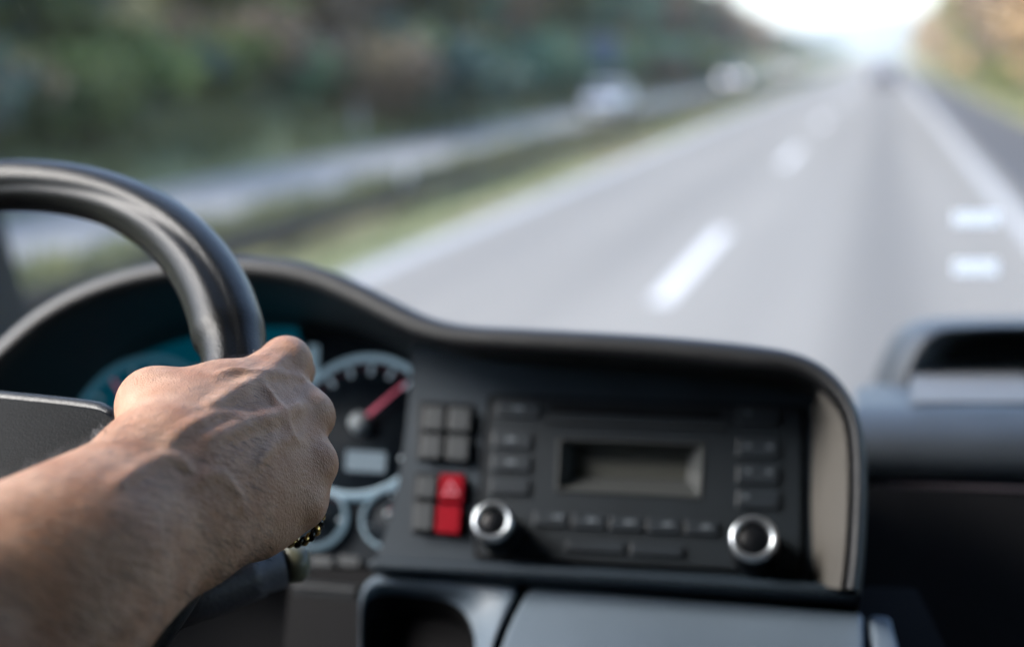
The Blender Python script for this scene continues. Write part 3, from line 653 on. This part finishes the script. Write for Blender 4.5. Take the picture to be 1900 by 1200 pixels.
for y in (752, 812, 860, 906): key(1368, y, 1446, y + 34)
for i in range(5): key(991 + i * 70, 948 + i * 4.0, 1054 + i * 70, 974 + i * 4.0)
for i in range(2): key(1052 + i * 118, 1000 + i * 7, 1160 + i * 118 - 10 * i, 1021 + i * 7)
bm = bmesh.new()
for x, y in ((1388, 765), (1388, 826), (1428, 828), (1388, 873), (1428, 875), (1384, 921), (962, 757), (1035, 958), (1098, 964), (1168, 968), (1238, 972), (1310, 977), (948, 815), (948, 857)):
    w = 5 if x > 1380 else 9; q = [FA.hit(x + a, y + b, .0069) for a, b in ((-w, -3.5), (w, -3.5), (w, 3.5), (-w, 3.5))]; bm.faces.new([bm.verts.new(p) for p in q])
from_bm("button_marks", bm, mat("faint_print", (.10, .12, .14), .6), radio)
bz = mat("bezel_plastic", (.06, .064, .064), .45)
fo = [(1036, 813), (1308, 822), (1302, 924), (1031, 911)]; fi = [(1068, 836), (1276, 843), (1273, 890), (1064, 882)]
rws = [[FA.hit(x, y, .0042) for x, y in round_poly(fo, 3)], [FA.hit(x, y, .0052) for x, y in round_poly([(1038, 815), (1305, 824), (1299, 922), (1033, 909)], 3)], [FA.hit(x, y, -.012) for x, y in round_poly(fi, 3)]]
db = loft("display_bezel", rws, bz, radio, closed=True, smooth=False)
slab("screen", [(1060, 832), (1284, 839), (1280, 894), (1056, 886)], -.0115, .001, FA, M['rlcd'], db, bev=0)
# the faceplate is opened for the sunken screen
fp = [o for o in radio.children if o.name.startswith("faceplate")][0]
def cut_hole(o, outer, hole, h, thick):
    op = [FA.hit(x, y, h) for x, y in round_poly(outer, 12)]; ip = [FA.hit(x, y, h) for x, y in hole]
    bm = bmesh.new(); a = [bm.verts.new(p) for p in op]; b = [bm.verts.new(p) for p in ip]
    ed = [bm.edges.new((a[i], a[(i + 1) % len(a)])) for i in range(len(a))] + [bm.edges.new((b[i], b[(i + 1) % len(b)])) for i in range(len(b))]
    bmesh.ops.triangle_fill(bm, edges=ed, use_beauty=True)
    r = bmesh.ops.extrude_face_region(bm, geom=bm.faces[:]); 
    bmesh.ops.translate(bm, vec=Vector(-FA.n * thick), verts=[q for q in r['geom'] if isinstance(q, bmesh.types.BMVert)])
    bmesh.ops.recalc_face_normals(bm, faces=bm.faces); o.modifiers.clear(); bm.to_mesh(o.data); bm.free()
cut_hole(fp, [(913, 737), (1486, 758), (1484, 1060), (886, 1028)], fo, .004, .0035)
so2 = [o for o in radio.children if o.name.startswith("surround")][0]; cut_hole(so2, [(906, 730), (1494, 752), (1492, 1068), (878, 1036)], fo, .0012, .004)
fs2 = [o for o in dash.children if o.name.startswith("fascia")][0]; cut_hole(fs2, fas, fo, 0.0, .05)
def knob(cx, cy, rpx, label):
    o_f = FA.hit(cx, cy, .032); k = np.linalg.norm(FA.hit(cx, cy - 40, .032) - FA.hit(cx, cy + 40, .032)) / 80; R_ = rpx * k; o = o_f - FA.n * .032
    kb = lathe("knob", o, FA.n, FA.u, [(R_ * 1.08, .003), (R_ * 1.06, .012), (R_ * 1.0, .014), (R_ * .98, .029), (R_ * .9, .031)], M['gloss'], radio, 48); kb["label"] = label
    lathe("ring", o, FA.n, FA.u, [(R_ * .99, .027), (R_ * 1.0, .0305), (R_ * .95, .033), (R_ * .82, .0335), (R_ * .72, .032), (R_ * .69, .029)], M['chrome'], kb, 48)
    lathe("cap", o, FA.n, FA.u, [(0, .0315), (R_ * .5, .0312), (R_ * .70, .0295)], M['gloss'], kb, 40)
knob(913, 965, 37, "volume knob beside the red switches"); knob(1398, 997, 43, "tuning knob beside the grey side trim")

# ------------------------------------------------------------------ steering wheel
Wc = np.array([-.459, .531, -.192]) + CAM; tau, yw, WR = .894, -.099, .194
wn_ = np.array([math.sin(yw) * math.cos(tau), -math.cos(yw) * math.cos(tau), math.sin(tau)])
wa = np.cross(wn_, [0, 0, 1.]); wa /= np.linalg.norm(wa); wb = np.cross(wa, wn_)
if wb[2] < 0: wb = -wb
if wa[0] < 0: wa = -wa
wheel = empty("steering_wheel", Wc); tag(wheel, "black leather steering wheel gripped by the driver", "steering wheel")
def wpt(a): return Wc + WR * (math.cos(a) * wa + math.sin(a) * wb)
AA = np.linspace(0, 2 * math.pi, 721); q = to_px(np.array([wpt(a) for a in AA])); a_hand = AA[((q[:, :2] - (424, 640)) ** 2).sum(1).argmin()]
if a_hand > math.pi: a_hand -= 2 * math.pi
NA, NB = 240, 40; rows = []
for a in np.linspace(0, 2 * math.pi, NA, endpoint=False):
    da = (a - a_hand + math.pi) % (2 * math.pi) - math.pi          # >0 towards the top of the wheel
    rd = math.cos(a) * wa + math.sin(a) * wb; c = wpt(a); row = []
    grip = np.interp(da, [-.9, -.05, -.01, .03, .35, .75], [1.02, 1.0, 1.02, 1.17, 1.1, .95]) if -.95 < da < .9 else .95
    tv = Vector(CAM - c); ph0 = math.atan2(np.dot(CAM - c, wn_), np.dot(CAM - c, rd))
    for k in range(NB):
        ph = 2 * math.pi * k / NB; dd = (ph - (ph0 - .05) + math.pi) % (2 * math.pi) - math.pi
        r_ = .0148 * (1 - .10 * math.exp(-(dd / .15) ** 2))
        inn = max(0, -math.cos(ph)); r_ *= 1 + (grip - 1) * (.5 + .9 * inn)
        row.append(c + r_ * (math.cos(ph) * rd + math.sin(ph) * wn_))
    rows.append(row)
rows.append(rows[0]); loft("rim", rows, M['leather'], wheel, closed=True)
WP = Plane(Wc, wn_, wa)
hubc = slab("hub_cover", [(-560, 690), (-300, 705), (-120, 722), (0, 736), (100, 746), (186, 757), (213, 774), (203, 798), (150, 838), (105, 880), (70, 950), (40, 1080), (0, 1250), (-300, 1400), (-620, 1400)], .018, .05, WP, M['hubpad'], wheel, r=16, bev=.009)
tube("hub_edge_highlight", [WP.hit(x, y, .013) for x, y in smooth_curve([(-560, 698), (-300, 713), (-120, 729), (0, 742), (100, 752), (180, 762), (204, 774), (203, 792)], 40)], .0042, mat("highlight_leather", (.012, .013, .015), .42, spec=.4, bump=.2, bscale=900), hubc, 12)  # tube added to catch light and draw the highlight along the hub edge
slab("spoke", [(-100, 790), (150, 790), (330, 840), (400, 880), (380, 980), (200, 960), (60, 1000), (-100, 1000)], -.004, .02, WP, M['soft'], wheel, r=20, bev=.005)
slab("spoke", [(-520, 1150), (-300, 1150), (-200, 1500), (-480, 1500)], -.004, .02, WP, M['soft'], wheel, r=20, bev=.005)
colo = empty("steering_column", Wc - wn_ * .12); tag(colo, "dark steering column shroud under the wheel", "steering column")
rows = []
for h, s in ((-.03, .85), (-.05, 1.0), (-.16, 1.15), (-.30, 1.2)):
    rows.append([Wc + wn_ * h + s * (.062 * math.cos(k) * wa + .052 * math.sin(k) * wb) for k in np.linspace(0, 6.283, 24, endpoint=False)])
loft("shroud", rows, M['soft'], colo, closed=True)
st = empty("indicator_stalk", P(300, 1120, .66)); tag(st, "thick grey control stalk with olive end cap below the hand", "control stalk")
sp_ = [P(290, 1130, .66), P(380, 1098, .672), P(455, 1068, .682), P(478, 1060, .685), P(482, 1058, .686), P(522, 1047, .69)]
tube("lever", sp_, [.012, .0125, .013, .0125, .0115, .0115], M['stalk'], st, 24)
tube("end_cap", [P(524, 1047, .69), P(530, 1046, .691), P(560, 1044, .694), P(572, 1044, .695)], [.0085, .0095, .0095, .006], M['olive'], st, 24)

# ------------------------------------------------------------------ the driver's arm and hand
def K(px, py, d, r): return (np.array([(px - 950) / FPX * d, -(py - 600) / FPX * d, d]), r)   # camera axes, metres
W1a, W1b = K(288, 880, .552, .0202), K(345, 972, .555, .0195)
A1a, A1b = K(30, 1036, .492, .0245), K(126, 1172, .492, .0235)
EL = (np.array([-.262, -.172, .355]), .036); EL2 = (np.array([-.245, -.19, .365]), .034); SH = (np.array([-.43, -.06, .10]), .052)
iM, mM, rM, pM = K(531, 671, .634, .0110), K(567, 766, .618, .0106), K(576, 857, .603, .0096), K(559, 934, .592, .0088)
CAPS = []                                       # (a, b, smooth-union width)
def cap(a, b, k): CAPS.append((a[0], b[0], a[1], b[1], k))
cap(SH, EL, .01); cap(EL, A1a, .015); cap(EL2, A1b, .015); cap(A1a, W1a, .009); cap(A1b, W1b, .012); cap(K(70, 1090, .489, .022), K(313, 919, .549, .0205), .012)
cap(W1a, K(425, 785, .594, .0145), .010); cap(W1a, K(430, 840, .590, .0150), .014); cap(W1b, K(430, 900, .582, .0155), .02); cap(W1b, K(440, 945, .582, .0165), .008)
cI, cM, cR_, cP = K(322, 838, .560, .0165), K(335, 885, .557, .0165), K(348, 930, .556, .0165), K(362, 970, .558, .0155)
for c_, k_ in ((cI, iM), (cM, mM), (cR_, rM), (cP, pM)): cap(c_, k_, .018)
# webs between the metacarpal heads, palm and the two cushions
cap(K(400, 790, .586, .0155), K(498, 735, .6215, .0098), .011); cap(K(400, 850, .580, .0155), K(510, 818, .6105, .0098), .011); cap(K(410, 910, .577, .0155), K(510, 897, .600, .0094), .011)
cap(K(170, 1020, .508, .0275), K(420, 865, .585, .0165), .02)
cap(K(402, 958, .572, .0190), K(472, 944, .588, .0182), .006); cap(K(472, 944, .588, .0182), K(545, 930, .600, .0110), .010)
cap(K(320, 790, .575, .0170), K(400, 740, .605, .0130), .012)
# fingers round the rim
def finger(pts):
    for a, b in zip(pts[:-1], pts[1:]): cap(a, b, .0035)
finger([iM, K(546, 689, .668, .0092), K(505, 715, .702, .0085), K(420, 735, .706, .0078), K(375, 745, .690, .0070)])
finger([mM, K(566, 790, .660, .0094), K(515, 812, .688, .0088), K(430, 815, .686, .0080), K(375, 812, .668, .0072)])
finger([rM, K(566, 868, .643, .0090), K(505, 885, .668, .0084), K(425, 885, .664, .0077), K(370, 880, .645, .0070)])
finger([pM, K(546, 938, .626, .0080), K(490, 950, .646, .0075), K(420, 945, .642, .0068), K(370, 938, .628, .0062)])
# thumb along the inside of the rim
cap(K(305, 832, .566, .0155), K(286, 750, .588, .0130), .005); cap(K(287, 748, .588, .0132), K(345, 752, .628, .0108), .008); cap(K(345, 752, .628, .0108), K(398, 742, .652, .0090), .005)
cap(K(300, 770, .585, .0125), K(400, 735, .610, .0100), .014)
def axis(segs): return np.concatenate([np.arange(a, b, s) for a, b, s in segs])
gx = axis([(-.50, -.30, .007), (-.30, -.20, .0025), (-.20, -.105, .0016), (-.105, .0, .0012 + .0004)])
gy = axis([(-.26, -.17, .006), (-.17, -.12, .0025), (-.12, .01, .0015)]); gzv = axis([(.03, .44, .007), (.44, .52, .0025), (.52, .66, .0015), (.66, .74, .0025)])
def sd_capsule(p, a, b, ra, rb):
    ba = b - a; L2 = ba @ ba; t = np.clip(((p - a) @ ba) / L2, 0, 1)
    return np.sqrt(((p - a - t[..., None] * ba) ** 2).sum(-1)) - (ra + (rb - ra) * t)
def smin(a, b, k):
    h = np.clip(.5 + .5 * (b - a) / k, 0, 1); return b * (1 - h) + a * h - k * h * (1 - h)
def field(pts):
    d = np.full(len(pts), .05, np.float32)
    for a, b, ra, rb, k in CAPS: d = smin(d, sd_capsule(pts, a, b, ra, rb), k)
    return d
def ridge(pts_px, r, k, sink=.5):
    """tendon or vein: a thin cord laid on the skin along the given sight lines"""
    q = smooth_curve(pts_px, max(6, len(pts_px) * 4)); res = []
    for x, y in q:
        D = np.array([(x - 950) / FPX, -(y - 600) / FPX, 1.0]); dz = np.arange(.42, .70, .0015); v_ = field(D[None] * dz[:, None]); i = np.argmax(v_ < 0)
        if v_[i] < 0: res.append(D * (dz[i] + r * sink))
    n = len(res)
    for i in range(n - 1):
        t0, t1 = (min(1, .35 + 3.0 * min(j, n - 1 - j) / n) for j in (i, i + 1)); new.append((res[i], res[i + 1], r * t0, r * t1, k))
new = []
# extensor tendons towards each knuckle
ridge([(385, 760), (440, 725), (485, 700), (525, 665)], .0011, .005, .3); ridge([(390, 815), (450, 790), (510, 772), (560, 752)], .0012, .005, .3)
# knuckle caps
for k_, r in ((iM, .0062), (mM, .0062), (rM, .0058), (pM, .0045)):
    c = k_[0] + np.array([.0035, .0008, -.0062]); new.append((c, c + np.array([.001, -.002, 0]), r * .95, r * .95, .006))
new.append((K(592, 775, .616, .01)[0], K(590, 768, .616, .01)[0], .0058, .0058, .006)); new.append((K(598, 862, .602, .01)[0], K(596, 856, .602, .01)[0], .0050, .0050, .006))
# veins
ridge([(395, 700), (430, 690), (470, 694), (520, 697), (560, 702)], .0015, .0028, .3); ridge([(300, 840), (340, 800), (390, 775), (440, 772), (475, 778)], .0012, .003, .4)
ridge([(470, 700), (500, 735), (525, 775), (540, 812), (562, 822)], .0010, .003, .5)
ridge([(540, 812), (500, 830), (470, 870)], .0010, .003, .5); ridge([(345, 905), (395, 880), (430, 905), (450, 945)], .0010, .003, .4); ridge([(210, 905), (262, 868), (315, 850), (352, 872)], .0011, .0035, .4)
# wrist: radial and ulnar styloids
new.append((K(350, 985, .545, .011)[0], K(325, 1000, .540, .011)[0], .009, .007, .018))
CAPS += new
G = np.full((len(gx), len(gy), len(gzv)), .05, np.float32)
for a, b, ra, rb, k in CAPS:
    R0 = max(ra, rb) + .02; lo, hi = np.minimum(a, b) - R0, np.maximum(a, b) + R0
    ix = [slice(max(0, np.searchsorted(g, lo[i]) - 1), np.searchsorted(g, hi[i]) + 1) for i, g in enumerate((gx, gy, gzv))]
    xx, yy_, zz = np.meshgrid(gx[ix[0]], gy[ix[1]], gzv[ix[2]], indexing='ij')
    if xx.size == 0: continue
    G[ix[0], ix[1], ix[2]] = smin(G[ix[0], ix[1], ix[2]], sd_capsule(np.stack([xx, yy_, zz], -1).astype(np.float32), a.astype(np.float32), b.astype(np.float32), ra, rb), k)
def surface_nets(G, ax):
    s = G < 0; nx_, ny_, nz_ = G.shape
    cs = np.zeros((nx_ - 1, ny_ - 1, nz_ - 1), np.int8)
    for i in (0, 1):
        for j in (0, 1):
            for k in (0, 1): cs += s[i:nx_ - 1 + i, j:ny_ - 1 + j, k:nz_ - 1 + k]
    act = np.argwhere((cs > 0) & (cs < 8)); idx = -np.ones(cs.shape, np.int64); idx[tuple(act.T)] = np.arange(len(act))
    acc = np.zeros((len(act), 3)); cnt = np.zeros(len(act))
    co = [(i, j, k) for i in (0, 1) for j in (0, 1) for k in (0, 1)]
    for A in co:
        for d in range(3):
            if A[d]: continue
            B = list(A); B[d] = 1; pa, pb = act + A, act + B; va, vb = G[tuple(pa.T)], G[tuple(pb.T)]; m = (va < 0) != (vb < 0)
            t = va / (va - vb + 1e-12); q = np.array(A, float) + np.eye(3)[d] * t[:, None]; acc[m] += q[m]; cnt[m] += 1
    loc = act + acc / cnt[:, None]
    V = np.stack([np.interp(loc[:, d], np.arange(len(ax[d])), ax[d]) for d in range(3)], 1); F_ = []
    for d in range(3):
        e, f_ = (d + 1) % 3, (d + 2) % 3; sl0 = [slice(None)] * 3; sl1 = [slice(None)] * 3; sl0[d] = slice(0, -1); sl1[d] = slice(1, None)
        c = np.argwhere(s[tuple(sl0)] != s[tuple(sl1)]); c = c[(c[:, e] > 0) & (c[:, f_] > 0) & (c[:, e] < G.shape[e] - 1) & (c[:, f_] < G.shape[f_] - 1)]
        E, Fv = np.eye(3, dtype=int)[e], np.eye(3, dtype=int)[f_]
        qd = np.stack([idx[tuple((c - o_).T)] for o_ in (0 * E, E, E + Fv, Fv)], 1); fl = s[tuple(c.T)]; qd[~fl] = qd[~fl][:, ::-1]; F_.append(qd)
    return V, np.concatenate(F_)
HV, HF = surface_nets(G, (gx, gy, gzv))
HF = HF[:, ::-1]
HW = CAM + HV[:, :1] * cR + HV[:, 1:2] * cU + HV[:, 2:3] * cF
def skin_material():
    m = mat("skin", (.42, .25, .175), .52, spec=.28, sss=.10); nt = m.node_tree; b = nt.nodes["Principled BSDF"]; geo = nt.nodes.new("ShaderNodeNewGeometry")
    n = nt.nodes.new("ShaderNodeTexNoise"); n.inputs["Scale"].default_value = 55; n.inputs["Detail"].default_value = 5; nt.links.new(geo.outputs["Position"], n.inputs["Vector"])
    r = nt.nodes.new("ShaderNodeValToRGB"); e = r.color_ramp.elements; e[0].position = .33; e[0].color = (.36, .180, .108, 1); e[1].position = .68; e[1].color = (.48, .290, .20, 1)
    nt.links.new(n.outputs[0], r.inputs[0]); nt.links.new(r.outputs[0], b.inputs["Base Color"])
    vo = nt.nodes.new("ShaderNodeTexVoronoi"); vo.feature = 'DISTANCE_TO_EDGE'; vo.inputs["Scale"].default_value = 900
    mp = nt.nodes.new("ShaderNodeMapping"); mp.inputs["Scale"].default_value = (1, 1, .45); mp.inputs["Rotation"].default_value = (.5, .3, .6); nt.links.new(geo.outputs["Position"], mp.inputs[0]); nt.links.new(mp.outputs[0], vo.inputs["Vector"])
    bp = nt.nodes.new("ShaderNodeBump"); bp.inputs["Strength"].default_value = .9; bp.inputs["Distance"].default_value = .0005; nt.links.new(vo.outputs[0], bp.inputs["Height"])
    n3 = nt.nodes.new("ShaderNodeTexNoise"); n3.inputs["Scale"].default_value = 260; n3.inputs["Detail"].default_value = 4; nt.links.new(geo.outputs["Position"], n3.inputs["Vector"])
    b2 = nt.nodes.new("ShaderNodeBump"); b2.inputs["Strength"].default_value = .5; b2.inputs["Distance"].default_value = .0012; nt.links.new(n3.outputs[0], b2.inputs["Height"]); nt.links.new(bp.outputs[0], b2.inputs["Normal"])
    nt.links.new(b2.outputs[0], b.inputs["Normal"]); return m
M['skin'] = skin_material()
arm = mesh("person", HW, HF, M['skin'], None, True)
sm_ = arm.modifiers.new("smooth", 'SMOOTH'); sm_.factor = .5; sm_.iterations = 4
tag(arm, "driver's bare right arm reaching in, hand gripping the wheel rim", "person")
# fine dark hair on forearm and back of the hand
nrm = np.zeros_like(HW); fv = HW[HF]; fnn = np.cross(fv[:, 2] - fv[:, 0], fv[:, 3] - fv[:, 1])
for k in range(4): np.add.at(nrm, HF[:, k], fnn)
nrm /= np.linalg.norm(nrm, axis=1)[:, None] + 1e-12
pxs = to_px(HW); vis = ((CAM - HW) * nrm).sum(1) > -.12
sel = np.where(vis & (pxs[:, 0] > -150) & (pxs[:, 0] < 500) & (pxs[:, 2] > .44) & (pxs[:, 2] < .625) & ~((pxs[:, 1] < 790) & (pxs[:, 0] < 345)))[0]
sel = rng.choice(sel, 3000); v = []; f = []
along = C2W(.6, -.1, .5) - CAM; along /= np.linalg.norm(along); across = C2W(.55, -.83, .1) - CAM
for i in sel:
    d = across * .9 + along * .5 + rng.normal(size=3) * .25; n0 = nrm[i]; d = d - n0 * (d @ n0); d /= np.linalg.norm(d); L = rng.uniform(.005, .010) * (1.25 if pxs[i, 0] < 300 else .8); p = HW[i] - n0 * .0004; side = np.cross(d, n0); w = .000065; k = len(v)
    mid_ = p + d * L * .5 + n0 * L * .28; tip = p + d * L + n0 * L * .3
    v += [p - side * w, p + side * w, mid_ + side * w * .8, mid_ - side * w * .8, tip]; f += [(k, k + 1, k + 2, k + 3), (k + 3, k + 2, k + 4)]
mesh("arm_hair", v, f, mat("hair_dark", (.03, .02, .015), .5), arm)
# braided ring round the little finger
rc = P(545, 957, .622); rax = C2W(.08, -.1, 1.) - CAM; rax /= np.linalg.norm(rax); r1 = np.cross(rax, cU); r1 /= np.linalg.norm(r1); r2 = np.cross(rax, r1)
rg = empty("finger_ring", rc); tag(rg, "braided gold and black ring on the little finger", "ring")
for nm, off, m in (("gold_strand", 0, M['gold']), ("black_strand", math.pi, M['darkbead'])):
    pts = []
    for a in np.linspace(0, 2 * math.pi, 160, endpoint=True):
        q = 11 * a + off; pts.append(rc + (.0118 + .0011 * math.cos(q)) * (math.cos(a) * r1 + math.sin(a) * r2) + rax * .0011 * math.sin(q))
    tube(nm, pts, .0012, m, rg, 8, cap=False)

# ------------------------------------------------------------------ haze
hz = box("haze", -420, 420, -80, 2650, -1.2, 75, None); hm = bpy.data.materials.new("haze"); hm.use_nodes = True; nt = hm.node_tree; nt.nodes.remove(nt.nodes["Principled BSDF"])
pv = nt.nodes.new("ShaderNodeVolumePrincipled"); pv.inputs["Color"].default_value = (.90, .91, .93, 1); pv.inputs["Density"].default_value = .00042; pv.inputs["Anisotropy"].default_value = .3
nt.links.new(pv.outputs[0], nt.nodes["Material Output"].inputs["Volume"]); hz.data.materials.append(hm); tag(hz, "pale haze over the motorway", "haze", kind="stuff")
